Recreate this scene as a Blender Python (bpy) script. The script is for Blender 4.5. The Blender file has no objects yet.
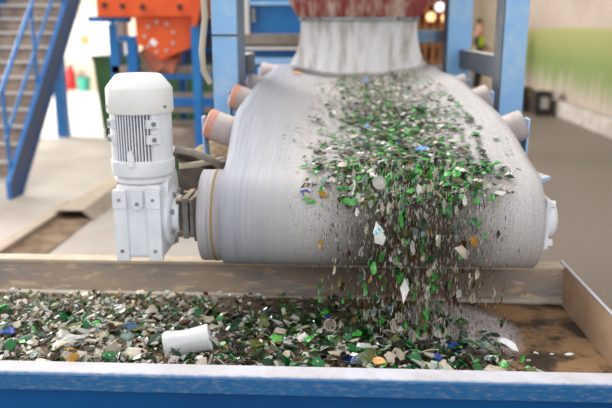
import bpy, bmesh, math, random
from mathutils import Vector, Matrix, noise
random.seed(7)
R = math.radians
SC = bpy.context.scene
COL = SC.collection

# ------------------------------------------------------------------ camera, world, light, exposure
FPX, EYE = 700.0, 1.9
YAW, PIT = math.atan(32/700), math.atan(176/700)
cam_d = bpy.data.cameras.new('camera'); cam = bpy.data.objects.new('camera', cam_d); COL.objects.link(cam)
cam.location = (0, 0, EYE); cam.rotation_euler = (math.pi/2-PIT, 0, YAW)
cam_d.sensor_width = 36; cam_d.lens = 36*FPX/612; cam_d.clip_end = 200
cam_d.dof.use_dof = True; cam_d.dof.focus_distance = 1.98; cam_d.dof.aperture_fstop = 2.2
SC.camera = cam
w = bpy.data.worlds.new('world'); SC.world = w; w.use_nodes = True
w.node_tree.nodes['Background'].inputs[0].default_value = (0.93, 0.96, 1.0, 1)
w.node_tree.nodes['Background'].inputs[1].default_value = 0.85
def area(name, loc, target, sx, sy, power, col=(1, 1, 1)):
    l = bpy.data.lights.new(name, 'AREA'); l.shape = 'RECTANGLE'; l.size = sx; l.size_y = sy; l.energy = power; l.color = col
    o = bpy.data.objects.new(name, l); COL.objects.link(o); o.location = loc
    o.rotation_euler = (Vector(target)-Vector(loc)).to_track_quat('-Z', 'Y').to_euler(); return o
area('roof_light', (-3.0, 5.0, 7.5), (0, 2.3, 1.2), 5, 5, 560, (1, 0.98, 0.95))
area('front_fill', (1.5, -7, 6), (0, 3, 1.2), 9, 4, 260, (0.97, 0.99, 1.0))  # soft fill added behind the camera, no window stands there
area('door_light', (-11.5, 15, 3.5), (-3, 14, 0), 7, 5, 2300, (1, 0.98, 0.94))
SC.view_settings.view_transform = 'Standard'; SC.view_settings.look = 'None'
SC.view_settings.exposure = 0.08; SC.view_settings.gamma = 1.0; SC.view_settings.use_curve_mapping = False
SC.cycles.use_denoising = True
SC.cycles.max_bounces = 10; SC.cycles.transmission_bounces = 8; SC.cycles.caustics_refractive = False; SC.cycles.caustics_reflective = False
SC.cycles.sample_clamp_indirect = 6

# world point seen at a pixel of the 612x408 frame, at distance Y down the hall
_f = Vector((-math.sin(YAW)*math.cos(PIT), math.cos(YAW)*math.cos(PIT), -math.sin(PIT)))
_r = Vector((math.cos(YAW), math.sin(YAW), 0)); _u = _r.cross(_f)
def at(px, py, Y):
    d = _f*FPX + _r*(px-306) + _u*(204-py); return Vector((0, 0, EYE)) + d*(Y/d.y)
def atz(px, py, Z):
    d = _f*FPX + _r*(px-306) + _u*(204-py); return Vector((0, 0, EYE)) + d*((Z-EYE)/d.z)

# ------------------------------------------------------------------ materials
def lin(c):
    return tuple(((v/255)/12.92 if v/255 <= .04045 else ((v/255+.055)/1.055)**2.4) for v in c) + (1,)
MATS = {}
def mat(name, c, rough=.6, metal=0, c2=None, scale=8, amt=(.4, .65), stretch=(1, 1, 1), bump=0, bscale=60, dust=None, dustamt=(.5, .9), spec=.4, trans=0, extra=None):
    m = bpy.data.materials.new(name); m.use_nodes = True; nt = m.node_tree; N = nt.nodes; L = nt.links
    b = N['Principled BSDF']; b.inputs['Roughness'].default_value = rough; b.inputs['Metallic'].default_value = metal
    b.inputs['Specular IOR Level'].default_value = spec; b.inputs['Transmission Weight'].default_value = trans
    b.inputs['Base Color'].default_value = lin(c)
    tc = N.new('ShaderNodeTexCoord'); mp = N.new('ShaderNodeMapping'); mp.inputs['Scale'].default_value = stretch
    L.new(tc.outputs['Object'], mp.inputs['Vector'])
    out = None
    def ns(sc, det=6, vec=mp.outputs[0]):
        n = N.new('ShaderNodeTexNoise'); n.inputs['Scale'].default_value = sc; n.inputs['Detail'].default_value = det
        n.inputs['Roughness'].default_value = .65; L.new(vec, n.inputs['Vector']); return n.outputs['Fac']
    def rmp(v, a, z):
        q = N.new('ShaderNodeMapRange'); q.inputs[1].default_value = a; q.inputs[2].default_value = z; L.new(v, q.inputs[0]); return q.outputs[0]
    def mix(f, a, z):
        q = N.new('ShaderNodeMix'); q.data_type = 'RGBA'
        if hasattr(f, 'links'): L.new(f, q.inputs[0])
        else: q.inputs[0].default_value = f
        for s, v in ((6, a), (7, z)):
            if isinstance(v, tuple): q.inputs[s].default_value = v if len(v) == 4 else lin(v)
            else: L.new(v, q.inputs[s])
        return q.outputs[2]
    out = lin(c)
    if c2: out = mix(rmp(ns(scale), *amt), out, c2)
    if dust:
        g = N.new('ShaderNodeNewGeometry'); s = N.new('ShaderNodeSeparateXYZ'); L.new(g.outputs['Normal'], s.inputs[0])
        up = rmp(s.outputs[2], *dustamt)
        mm = N.new('ShaderNodeMath'); mm.operation = 'MULTIPLY'; L.new(up, mm.inputs[0]); L.new(rmp(ns(14, vec=tc.outputs['Object']), .25, .5), mm.inputs[1])
        out = mix(mm.outputs[0], out, dust)
    if extra: out = extra(N, L, tc, ns, rmp, mix, out)
    if not isinstance(out, tuple): L.new(out, b.inputs['Base Color'])
    if bump:
        bp = N.new('ShaderNodeBump'); bp.inputs['Strength'].default_value = bump; bp.inputs['Distance'].default_value = .01
        L.new(ns(bscale), bp.inputs['Height']); L.new(bp.outputs[0], b.inputs['Normal'])
    MATS[name] = m; return m
def chan(N, L, src, k):
    s = N.new('ShaderNodeSeparateXYZ'); L.new(src, s.inputs[0]); return s.outputs[k]
def math2(N, L, op, a, b):
    m = N.new('ShaderNodeMath'); m.operation = op
    for i, v in ((0, a), (1, b)):
        if isinstance(v, (int, float)): m.inputs[i].default_value = v
        else: L.new(v, m.inputs[i])
    return m.outputs[0]

mat('floor_concrete', (186, 176, 164), .55, c2=(168, 156, 142), scale=1.2, amt=(.4, .7), bump=.1, bscale=30,
    extra=lambda N, L, tc, ns, rmp, mix, o: mix(rmp(math2(N, L, 'ADD', chan(N, L, tc.outputs['Object'], 0), math2(N, L, 'MULTIPLY', ns(.6), 1.6)), .3, 2.6), o, (132, 119, 108)))  # browner to the right, with the light's fall-off from the left painted in
mat('daylit_concrete', (226, 220, 212), .5, c2=(212, 205, 195), scale=1.5)  # paler copy of the floor, daylight from the door put into its colour
mat('cream_wall', (214, 198, 178), .8, c2=(198, 182, 162), scale=.8)
def green_band(N, L, tc, ns, rmp, mix, o):
    z = chan(N, L, tc.outputs['Object'], 2)
    mp = N.new('ShaderNodeMapping'); mp.inputs['Scale'].default_value = (3, 3, .35); L.new(tc.outputs['Object'], mp.inputs['Vector'])
    nz = ns(1.6, 5, mp.outputs[0])
    zz = math2(N, L, 'ADD', z, math2(N, L, 'MULTIPLY', math2(N, L, 'SUBTRACT', nz, .5), 1.5))
    low = rmp(zz, .45, .95); top = rmp(math2(N, L, 'ADD', z, math2(N, L, 'MULTIPLY', ns(.7), .15)), 2.02, 1.92)
    g = mix(rmp(z, 1.2, 1.95), (112, 134, 62), (160, 158, 88))
    return mix(math2(N, L, 'MULTIPLY', math2(N, L, 'MULTIPLY', low, top), .85), o, g)
mat('painted_wall', (184, 170, 156), .8, c2=(168, 152, 140), scale=.7, extra=green_band)
mat('kerb_white', (196, 188, 180), .7, c2=(170, 158, 146), scale=3)
def belt_x(N, L, tc, ns, rmp, mix, o):
    P = tc.outputs['Object']
    x = chan(N, L, P, 0); y = chan(N, L, P, 1); z = chan(N, L, P, 2)
    # blue-grey scuffed margin where the rubber rubs
    o = mix(math2(N, L, 'MULTIPLY', rmp(math2(N, L, 'ADD', x, math2(N, L, 'MULTIPLY', ns(6), .1)), -.04, -.28), .8), o, mix(rmp(ns(3.2), .35, .65), (164, 166, 174), (140, 143, 154)))
    # caked dirt in the band where the glass runs
    d = math2(N, L, 'ABSOLUTE', math2(N, L, 'SUBTRACT', x, .24), 0)
    band = rmp(math2(N, L, 'ADD', d, math2(N, L, 'MULTIPLY', ns(14), .2)), .42, .22)
    run = rmp(y, 2.5, 2.15)
    o = mix(math2(N, L, 'MULTIPLY', math2(N, L, 'MULTIPLY', band, run), .92), o, (70, 56, 44))
    n = N.new('ShaderNodeTexNoise'); n.inputs['Scale'].default_value = 160; n.inputs['Detail'].default_value = 3; L.new(P, n.inputs['Vector'])
    sp = rmp(n.outputs['Fac'], .6, .68)
    o = mix(math2(N, L, 'MULTIPLY', math2(N, L, 'MULTIPLY', sp, rmp(d, .46, .3)), .8), o, (84, 70, 58))
    n2 = N.new('ShaderNodeTexNoise'); n2.inputs['Scale'].default_value = 210; n2.inputs['Detail'].default_value = 2; L.new(P, n2.inputs['Vector'])
    return mix(math2(N, L, 'MULTIPLY', math2(N, L, 'MULTIPLY', rmp(n2.outputs['Fac'], .64, .7), rmp(d, .5, .3)), .8), o, (230, 228, 224))
mat('belt_rubber', (192, 186, 182), .55, c2=(172, 168, 167), scale=3, amt=(.35, .7), stretch=(30, .8, .8), bump=.12, bscale=9, extra=belt_x)
mat('pulley_rubber', (178, 172, 174), .6, c2=(150, 146, 150), scale=4, stretch=(30, 1, 1), bump=.15, bscale=10)
mat('rust_line', (150, 128, 92), .8)
mat('white_enamel', (236, 238, 242), .38, c2=(220, 222, 228), scale=9, bump=.05, bscale=80, dust=(222, 208, 188), dustamt=(.6, 1.2))
mat('white_plastic', (236, 235, 233), .35, c2=(226, 224, 220), scale=5)
mat('fin_gap_shade', (60, 56, 54), .7)  # shade between the cooling fins put into the stator's colour
mat('cast_grey', (150, 152, 156), .5, c2=(110, 106, 104), scale=14, dust=(160, 140, 118), dustamt=(.4, 1))
mat('dirty_iron', (84, 78, 74), .65, metal=.2, c2=(120, 106, 90), scale=16, dust=(170, 148, 118), dustamt=(.3, .9))
mat('worn_grey', (128, 126, 124), .6, c2=(98, 90, 82), scale=20, dust=(176, 158, 134), dustamt=(.4, .9))
mat('dusty_steel', (140, 132, 124), .6, c2=(118, 104, 90), scale=6, dust=(190, 172, 150), dustamt=(.4, .9))
mat('light_blue_paint', (142, 190, 234), .45, c2=(186, 206, 226), scale=6, amt=(.5, .75), dust=(206, 204, 204), dustamt=(.5, .9))
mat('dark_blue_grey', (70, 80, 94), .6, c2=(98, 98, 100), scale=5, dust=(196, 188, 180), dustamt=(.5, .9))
mat('web_blue', (104, 130, 156), .6, c2=(130, 140, 150), scale=6)
mat('mid_blue_paint', (24, 106, 178), .45, c2=(40, 124, 190), scale=3, dust=(150, 156, 164), dustamt=(.5, .95))
mat('stair_blue', (40, 112, 184), .4, c2=(56, 128, 196), scale=4)
mat('stringer_dark', (60, 88, 132), .6, c2=(92, 90, 104), scale=4)
mat('tread_brown', (176, 158, 142), .7, c2=(134, 118, 104), scale=5)
mat('nosing_white', (214, 208, 200), .6)
mat('orange_paint', (226, 92, 34), .5, c2=(206, 76, 30), scale=5, dust=(196, 140, 110), dustamt=(.5, .95))
mat('faded_orange', (206, 128, 98), .6, c2=(180, 110, 90), scale=6)
mat('bolt_steel', (190, 176, 168), .45, metal=.3)
mat('dark_bolt', (66, 44, 38), .6)
mat('red_oxide', (128, 52, 44), .6, c2=(190, 164, 148), scale=9, amt=(.46, .68), stretch=(1.6, 1, .5))
mat('skirt_rubber', (212, 208, 206), .75, c2=(146, 130, 112), scale=6, amt=(.45, .72), stretch=(2.2, 1, .45), bump=.15, bscale=30)
mat('roller_steel', (190, 176, 176), .5, c2=(160, 148, 146), scale=9, stretch=(1, 1, 1), dust=(206, 192, 180), dustamt=(.4, 1))
mat('roller_orange', (206, 138, 114), .6, c2=(198, 168, 158), scale=22)
mat('trough_blue', (2, 80, 142), .5, c2=(2, 68, 124), scale=2, bump=.05, bscale=40, spec=.15)
mat('lip_blue', (16, 92, 146), .5, c2=(120, 130, 142), scale=60, amt=(.5, .8), stretch=(.6, 1, 2.2), bump=.1)
mat('rim_white', (200, 198, 206), .75, c2=(186, 180, 182), scale=9, bump=.2, bscale=120,
    extra=lambda N, L, tc, ns, rmp, mix, o: mix(rmp(chan(N, L, tc.outputs['Object'], 1), 1.586, 1.573), o, mix(rmp(ns(40), .4, .65), (190, 188, 194), (110, 140, 176))))
mat('rim_tan', (204, 186, 164), .8, c2=(176, 156, 134), scale=12, amt=(.4, .7), bump=.25, bscale=120)
mat('wall_dirty', (152, 132, 114), .7, c2=(120, 118, 120), scale=4.5, amt=(.42, .66), stretch=(.6, 1, 2.4), bump=.15, bscale=60,
    extra=lambda N, L, tc, ns, rmp, mix, o: mix(rmp(math2(N, L, 'ADD', math2(N, L, 'ABSOLUTE', math2(N, L, 'SUBTRACT', chan(N, L, tc.outputs['Object'], 0), .25), 0), math2(N, L, 'MULTIPLY', ns(9), .35)), .62, .28), mix(rmp(ns(19), .53, .66), o, (184, 160, 132)), (104, 84, 68)))
mat('side_tan', (192, 160, 130), .7, c2=(160, 128, 102), scale=5, amt=(.42, .75), bump=.12, bscale=60)
mat('ledge_pale', (188, 176, 162), .6, c2=(150, 134, 118), scale=12)
def bed(N, L, tc, ns, rmp, mix, o):
    P = tc.outputs['Object']; x = chan(N, L, P, 0); y = chan(N, L, P, 1)
    n = ns(7)
    # damp dark stain running along the back and middle of the bare floor
    st = rmp(ns(5.5, 8), .43, .55)
    o = mix(st, (152, 118, 82), (64, 52, 40))
    # grey dust cone below the belt lip
    def blob(cx, cy, rx, ry, a, z):
        dx = math2(N, L, 'POWER', math2(N, L, 'DIVIDE', math2(N, L, 'SUBTRACT', x, cx), rx), 2)
        dy = math2(N, L, 'POWER', math2(N, L, 'DIVIDE', math2(N, L, 'SUBTRACT', y, cy), ry), 2)
        return rmp(math2(N, L, 'ADD', math2(N, L, 'ADD', dx, dy), math2(N, L, 'MULTIPLY', n, .9)), a, z)
    o = mix(blob(.40, 2.14, .20, .24, 1.6, 1.1), o, mix(rmp(ns(90), .4, .6), (206, 198, 198), (150, 140, 136)))
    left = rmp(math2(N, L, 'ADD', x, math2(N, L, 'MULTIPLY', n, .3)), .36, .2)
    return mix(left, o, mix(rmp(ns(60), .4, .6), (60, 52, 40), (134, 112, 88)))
mat('bed_dirt', (150, 122, 90), .85, extra=bed, bump=.5, bscale=90)
mat('dirt_pile', (170, 148, 116), .9, c2=(118, 98, 76), scale=14, bump=.6, bscale=60)
mat('pale_timber', (186, 168, 148), .8, c2=(164, 146, 126), scale=9, stretch=(4, .5, 4))
mat('floor_dirt', (150, 126, 98), .9, c2=(110, 88, 68), scale=5, amt=(.4, .6))
mat('bin_green', (62, 104, 62), .5, c2=(52, 90, 54), scale=3)
mat('wheel_black', (34, 32, 32), .6)
mat('red_paint', (196, 40, 34), .4)
mat('teal_plastic', (66, 160, 140), .5)
mat('banner_white', (240, 236, 234), .7)
mat('banner_orange', (214, 150, 100), .7)
mat('rack_brown', (150, 98, 56), .7, c2=(116, 72, 44), scale=6)
mat('black_case', (40, 36, 34), .55)
mat('label_grey', (176, 172, 164), .6)
mat('yellow_mark', (214, 180, 40), .5)
mat('hose_beige', (190, 178, 158), .7)
mat('cable_grey', (126, 124, 126), .5, c2=(160, 146, 124), scale=30)
mat('black_hose', (60, 54, 50), .6)
mat('skin_tone', (190, 140, 115), .6)
mat('hair_dark', (50, 38, 32), .7)
mat('vest_yellow', (196, 214, 50), .6)
mat('shirt_black', (38, 38, 44), .8)
mat('trousers_black', (34, 32, 34), .8)
mat('shoe_brown', (60, 44, 34), .7)
mat('boot_dark', (60, 44, 34), .7)
# glass and debris
def glass(name, c, trans=.55, rough=.12, c2=None):
    return mat(name, c, rough, c2=c2 or tuple(min(255, int(v*.72)+24) for v in c), scale=1.3, amt=(.35, .7), trans=trans, spec=.6)
glass('glass_green', (84, 204, 74), .35); glass('glass_emerald', (20, 136, 58), .5); glass('glass_deep_green', (14, 66, 26), .45)
glass('glass_olive', (124, 130, 50), .45); glass('glass_clear', (232, 232, 222), .5, .2, (206, 200, 186)); glass('glass_aqua', (190, 220, 208), .65)
glass('glass_frost', (226, 214, 192), .3, .3, (190, 174, 146)); glass('glass_brown', (84, 50, 26), .5); glass('glass_amber', (206, 142, 20), .4)
glass('glass_black', (30, 24, 20), .1); glass('glass_blue', (26, 54, 170), .3); glass('glass_paleblue', (120, 150, 200), .4); glass('glass_frost_white', (250, 250, 250), .22, .3, (220, 218, 216))
mat('ceramic_white', (234, 232, 228), .35, c2=(214, 210, 202), scale=1.5)
mat('label_blue', (66, 132, 212), .5, c2=(150, 180, 222), scale=1.6)
mat('label_turquoise', (60, 186, 204), .5, c2=(236, 240, 240), scale=3, amt=(.42, .52))
mat('cork_orange', (216, 146, 78), .7, c2=(236, 190, 130), scale=2)
mat('paper_white', (238, 238, 240), .6)

# ------------------------------------------------------------------ mesh helpers
class MB:
    def __init__(s): s.bm = bmesh.new()
    def box(s, a, b, bevel=0):
        a, b = Vector(a), Vector(b); c = (a+b)/2; d = b-a
        r = bmesh.ops.create_cube(s.bm, size=1, matrix=Matrix.Translation(c) @ Matrix.Diagonal((abs(d.x), abs(d.y), abs(d.z), 1)))
        if bevel:
            es = list({e for v in r['verts'] for e in v.link_edges})
            bmesh.ops.bevel(s.bm, geom=es, offset=bevel, segments=2, affect='EDGES', profile=.5)
        return s
    def bar(s, p, q, wx, wy, up=(0, 0, 1)):
        p, q = Vector(p), Vector(q); d = q-p; rot = d.to_track_quat('Z', 'Y') if abs(d.normalized().dot(Vector(up))) > .99 else None
        z = d.normalized(); x = Vector(up).cross(z)
        if x.length < 1e-4: x = Vector((1, 0, 0))
        x.normalize(); y = z.cross(x)
        M = Matrix((x, y, z)).transposed().to_4x4(); M.translation = (p+q)/2
        bmesh.ops.create_cube(s.bm, size=1, matrix=M @ Matrix.Diagonal((wx, wy, d.length, 1))); return s
    def cyl(s, p, q, r1, r2=None, seg=24, caps=True):
        p, q = Vector(p), Vector(q); d = q-p
        M = d.to_track_quat('Z', 'Y').to_matrix().to_4x4(); M.translation = (p+q)/2
        bmesh.ops.create_cone(s.bm, cap_ends=caps, segments=seg, radius1=r1, radius2=r1 if r2 is None else r2, depth=d.length, matrix=M); return s
    def tube(s, pts, r, seg=10):
        pts = [Vector(p) for p in pts]; rings = []
        for i, p in enumerate(pts):
            t = (pts[min(i+1, len(pts)-1)]-pts[max(i-1, 0)]).normalized()
            x = t.cross(Vector((0.13, .2, 1))).normalized(); y = t.cross(x)
            rings.append([s.bm.verts.new(p+(x*math.cos(a)+y*math.sin(a))*r) for a in [2*math.pi*k/seg for k in range(seg)]])
        for a, b in zip(rings, rings[1:]):
            for k in range(seg): s.bm.faces.new((a[k], a[(k+1) % seg], b[(k+1) % seg], b[k]))
        s.bm.faces.new(rings[0]); s.bm.faces.new(rings[-1][::-1]); return s
    def lathe(s, prof, M=Matrix(), seg=40):
        rings = [[s.bm.verts.new(M @ Vector((r*math.cos(2*math.pi*k/seg), r*math.sin(2*math.pi*k/seg), z))) for k in range(seg)] for r, z in prof]
        for a, b in zip(rings, rings[1:]):
            for k in range(seg): s.bm.faces.new((a[k], a[(k+1) % seg], b[(k+1) % seg], b[k]))
        for q in (rings[0], rings[-1]):
            try: s.bm.faces.new(q)
            except ValueError: pass
        return s
    def prism(s, pts, ext):
        ext = Vector(ext); a = [s.bm.verts.new(Vector(p)) for p in pts]; b = [s.bm.verts.new(Vector(p)+ext) for p in pts]
        s.bm.faces.new(a); s.bm.faces.new(b[::-1]); n = len(a)
        for k in range(n): s.bm.faces.new((a[k], b[k], b[(k+1) % n], a[(k+1) % n]))
        return s
    def grid(s, fn, nu, nv):
        V = [[s.bm.verts.new(Vector(fn(i/nu, j/nv))) for j in range(nv+1)] for i in range(nu+1)]
        for i in range(nu):
            for j in range(nv): s.bm.faces.new((V[i][j], V[i+1][j], V[i+1][j+1], V[i][j+1]))
        return s
    def build(s, name, m, parent=None, smooth=False, **kw):
        bmesh.ops.recalc_face_normals(s.bm, faces=s.bm.faces)
        me = bpy.data.meshes.new(name); s.bm.to_mesh(me); s.bm.free()
        me.materials.append(MATS[m])
        if smooth:
            me.polygons.foreach_set('use_smooth', [True]*len(me.polygons)); me.update()
            try: me.set_sharp_from_angle(angle=R(35))
            except Exception: pass
        o = bpy.data.objects.new(name, me); COL.objects.link(o)
        if parent:
            o.parent = parent; o.matrix_parent_inverse = Matrix.Translation(-parent.location)
        if kw: tag(o, **kw)
        return o
def tag(o, label=None, cat=None, group=None, kind=None):
    for k, v in (('label', label), ('category', cat), ('group', group), ('kind', kind)):
        if v: o[k] = v
    return o
def thing(name, loc, label, cat, group=None):
    o = bpy.data.objects.new(name, None); o.empty_display_size = .1; COL.objects.link(o); o.location = loc
    return tag(o, label, cat, group)
XAX = Matrix.Rotation(R(90), 4, 'Y')

# ------------------------------------------------------------------ the setting
MB().box((-14, -3, -.1), (6, 23, 0)).build('floor', 'floor_concrete', kind='structure')
MB().box((-12, 12.0, 0), (-3.2, 22.4, .012)).build('daylit_floor', 'daylit_concrete', kind='structure')  # thin slab on the floor, painted pale to stand for its daylit part
MB().box((5.0, 2, 0), (5.25, 22.7, 7)).build('wall_right', 'painted_wall', kind='structure')
MB().box((4.82, 2, 0), (5.0, 22.4, .34), .02).build('trim_2', 'kerb_white', kind='structure')
MB().box((-14, 22.4, 0), (5.0, 22.7, 7)).build('wall_back', 'cream_wall', kind='structure')

# ------------------------------------------------------------------ blue sorting trough
TX0, TX1 = -1.75, .83
t = thing('sorting_trough', (-.46, 2.0, 0), 'blue steel vibrating trough with a dusty white front rim, catching the broken glass', 'trough')
MB().box((TX0-.02, 1.575, 1.045), (TX1+.02, 1.635, 1.06), .003).build('front_rim', 'rim_white', t)
MB().box((TX0-.02, 1.569, 1.012), (TX1+.02, 1.58, 1.056), .003).build('front_lip', 'lip_blue', t)
MB().box((TX0, 1.60, .62), (TX1, 1.612, 1.045)).build('front_panel', 'trough_blue', t)
MB().box((TX0-.02, 2.445, 1.045), (TX1+.01, 2.51, 1.06), .004).build('back_rim', 'rim_tan', t)
MB().prism([(TX0, 2.447, 1.046), (TX0, 2.40, .955), (TX0, 2.41, .945), (TX0, 2.46, 1.046)], (TX1-TX0-.005, 0, 0)).build('back_panel', 'wall_dirty', t)
MB().box((TX0, 2.375, .943), (TX1-.02, 2.41, .957), .003).build('back_ledge', 'ledge_pale', t)
MB().prism([(.81, 1.61, .93), (.822, 1.61, .93), (TX1+.008, 1.61, 1.062), (TX1, 1.61, 1.062)], (0, .885, 0)).build('side_panel', 'side_tan', t)
MB().box((TX1-.002, 1.60, 1.059), (TX1+.010, 2.505, 1.0645), .002).build('side_rim', 'rim_white', t)
MB().box((TX0-.012, 1.612, .93), (TX0, 2.50, 1.06)).build('side_panel', 'side_tan', t)
MB().box((TX0, 1.612, .915), (.815, 2.41, .93)).build('bottom_plate', 'dusty_steel', t)
for x in (TX0+.05, TX1-.13):
    for y in (1.66, 2.32): MB().box((x, y, 0), (x+.08, y+.08, .915), .004).build('leg', 'trough_blue', t)

def sm(a, b, x):
    u = max(0, min(1, (x-a)/(b-a))); return u*u*(3-2*u)
def bedh(x, y):
    h = .934
    fr = sm(2.45, 1.75, y)
    pile = (.012+.034*fr)*(1-sm(.34+.16*sm(2.2, 1.7, y), .52+.12*sm(2.2, 1.7, y), x))
    h += pile
    h += .020*math.exp(-(((x-.42)/.15)**2+((y-2.12)/.16)**2))
    h += .016*math.exp(-(((x+.5)/.5)**2+((y-1.85)/.2)**2))
    h += .007*noise.noise((x*9, y*9, 1))+.004*noise.noise((x*27, y*27, 4))
    return h
MB().grid(lambda u, v: (TX0+.002+u*(.808-TX0), 1.613+v*(2.392-1.613), max(.931, bedh(TX0+u*(.808-TX0), 1.613+v*.779))), 220, 70).build(
    'sand_bed', 'bed_dirt', smooth=True, label='tan sand and grey glass dust covering the bottom of the trough', cat='sand', kind='stuff')

# ------------------------------------------------------------------ conveyor belt
XC, SL, TR = .12, .07, R(20)
Y0, Z0, PR, BT = 2.30, 1.28, .155, .012
def ctr(y): return Z0+PR+BT+SL*(y-Y0)
def off(y): return .017-.032*sm(2.28, 2.75, y)
def surf(s, y):            # s from -1 to 1 across the belt
    a = TR*sm(2.27, 2.72, y)*(1-.5*sm(3.5, 4.4, y))*(1-sm(4.6, 5.1, y))
    fl, W = .16, .515
    d = abs(s)*W
    if d <= fl: x, z = d, 0
    else: x, z = fl+(d-fl)*math.cos(a), (d-fl)*math.sin(a)
    # soften the fold
    z = z + .012*math.exp(-((d-fl)/.05)**2)*(a/TR)*.7
    return XC+off(y)+math.copysign(x, s), ctr(y)+z
def belt_top(x, y):
    s = (x-XC-off(y))
    a = TR*sm(2.27, 2.72, y)*(1-.5*sm(3.5, 4.4, y)); fl = .16; d = abs(s)
    z = 0 if d <= fl else (d-fl)*math.tan(a)
    z += .012*math.exp(-((d-fl)/.05)**2)*(a/TR)*.7
    return ctr(y)+z
YT = 5.15
path = []
n1 = 46
for i in range(n1): path.append(('t', YT-(YT-Y0)*i/(n1-1)))
for i in range(1, 25): path.append(('a', math.pi*i/24))
for i in range(1, 14): path.append(('b', Y0+(YT-Y0)*i/13))
for i in range(1, 12): path.append(('c', math.pi*i/12))
path.append(path[0])
b = MB(); rows = []
for k, v in path:
    row = []
    for j in range(41):
        s = -1+2*j/40
        if k == 't': x, z = surf(s, v); y = v
        elif k == 'a': x, z, y = XC+.017+s*.515, Z0+(PR+BT)*math.cos(v), Y0-(PR+BT)*math.sin(v)
        elif k == 'c': x, z, y = XC+off(YT)+s*.515, Z0+SL*(YT-Y0)-(PR+BT)*math.cos(v), YT+(PR+BT)*math.sin(v)
        else: x, z, y = XC+.017+s*.515, Z0-PR-BT+SL*(v-Y0), v
        row.append(b.bm.verts.new((x, y, z)))
    rows.append(row)
for r0, r1 in zip(rows, rows[1:]):
    for j in range(40): b.bm.faces.new((r0[j], r0[j+1], r1[j+1], r1[j]))
belt = b.build('conveyor_belt', 'belt_rubber', smooth=True, label='wide grey rubber conveyor belt folding over its head pulley', cat='conveyor belt')
mo = belt.modifiers.new('s', 'SOLIDIFY'); mo.thickness = BT*.9; mo.offset = -1
# make sure the thickness goes inward
t = thing('head_pulley', (XC, Y0, Z0), 'grey rubber-lagged head pulley whose worn left end sticks out beside the belt', 'pulley')
MB().cyl((-.452, Y0, Z0), (.638, Y0, Z0), PR, seg=72).build('drum', 'pulley_rubber', t, True)
MB().cyl((-.408, Y0, Z0), (-.400, Y0, Z0), PR+.002, seg=72).build('wear_ring', 'rust_line', t, True)
MB().cyl((-.60, Y0, Z0), (.70, Y0, Z0), .028).build('shaft', 'dirty_iron', t, True)

def flange_bearing(name, x, sgn, m, label, lay):
    t = thing(name, (x, Y0, Z0), label, 'bearing')
    X = lambda a: x+sgn*a
    MB().box((min(X(0), X(.018)), Y0-.085, Z0-.085), (max(X(0), X(.018)), Y0+.085, Z0+.085), .006).build('flange', m, t)
    MB().lathe([(.064, 0), (.064, .02), (.052, .034), (.03, .04)], Matrix.Translation((X(.018), Y0, Z0)) @ (XAX if sgn > 0 else Matrix.Rotation(R(-90), 4, 'Y'))).build('cap', m, t, True)
    for a in (-1, 1):
        for c in (-1, 1):
            MB().cyl((X(.018), Y0+a*.065, Z0+c*.065), (X(.034), Y0+a*.065, Z0+c*.065), .013, seg=6).build('bolt', m, t)
    return t
flange_bearing('flange_bearing', .672, 1, 'white_enamel', 'white square flange bearing with a round cap at the right end of the drum', 0)

# support frame of the conveyor
t = thing('conveyor_support', (XC, 3.5, 0), 'dusty steel frame carrying the conveyor belt and its idlers', 'conveyor frame')
def yz(y, dz): return Z0+SL*(y-Y0)+dz
for x in (XC-.535, XC+.50):
    MB().prism([(x, 2.47, yz(2.47, -.06)), (x, 2.47, yz(2.47, .04)), (x, 5.3, yz(5.3, .04)), (x, 5.3, yz(5.3, -.06))], (.04, 0, 0)).build('side_beam', 'dusty_steel', t)
    for y in (2.95, 4.95): MB().box((x, y, 0), (x+.04, y+.09, yz(y, -.05)), .003).build('leg', 'mid_blue_paint', t)
MB().box((-.62, 2.78, 1.33), (.66, 2.90, 1.385), .004).build('cross_beam', 'dirty_iron', t)
MB().prism([(.60, 2.50, 1.392), (.60, 2.36, 1.392), (.70, 2.36, 1.392), (.735, 2.40, 1.392), (.70, 2.50, 1.392)], (0, 0, .012)).build('corner_plate', 'light_blue_paint', t)
MB().box((.655, 2.26, 1.19), (.671, 2.47, 1.384)).build('bearing_plate', 'dusty_steel', t)
MB().box((-.63, 2.70, 1.22), (-.42, 2.78, 1.40), .004).build('end_plate', 'dirty_iron', t)

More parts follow.
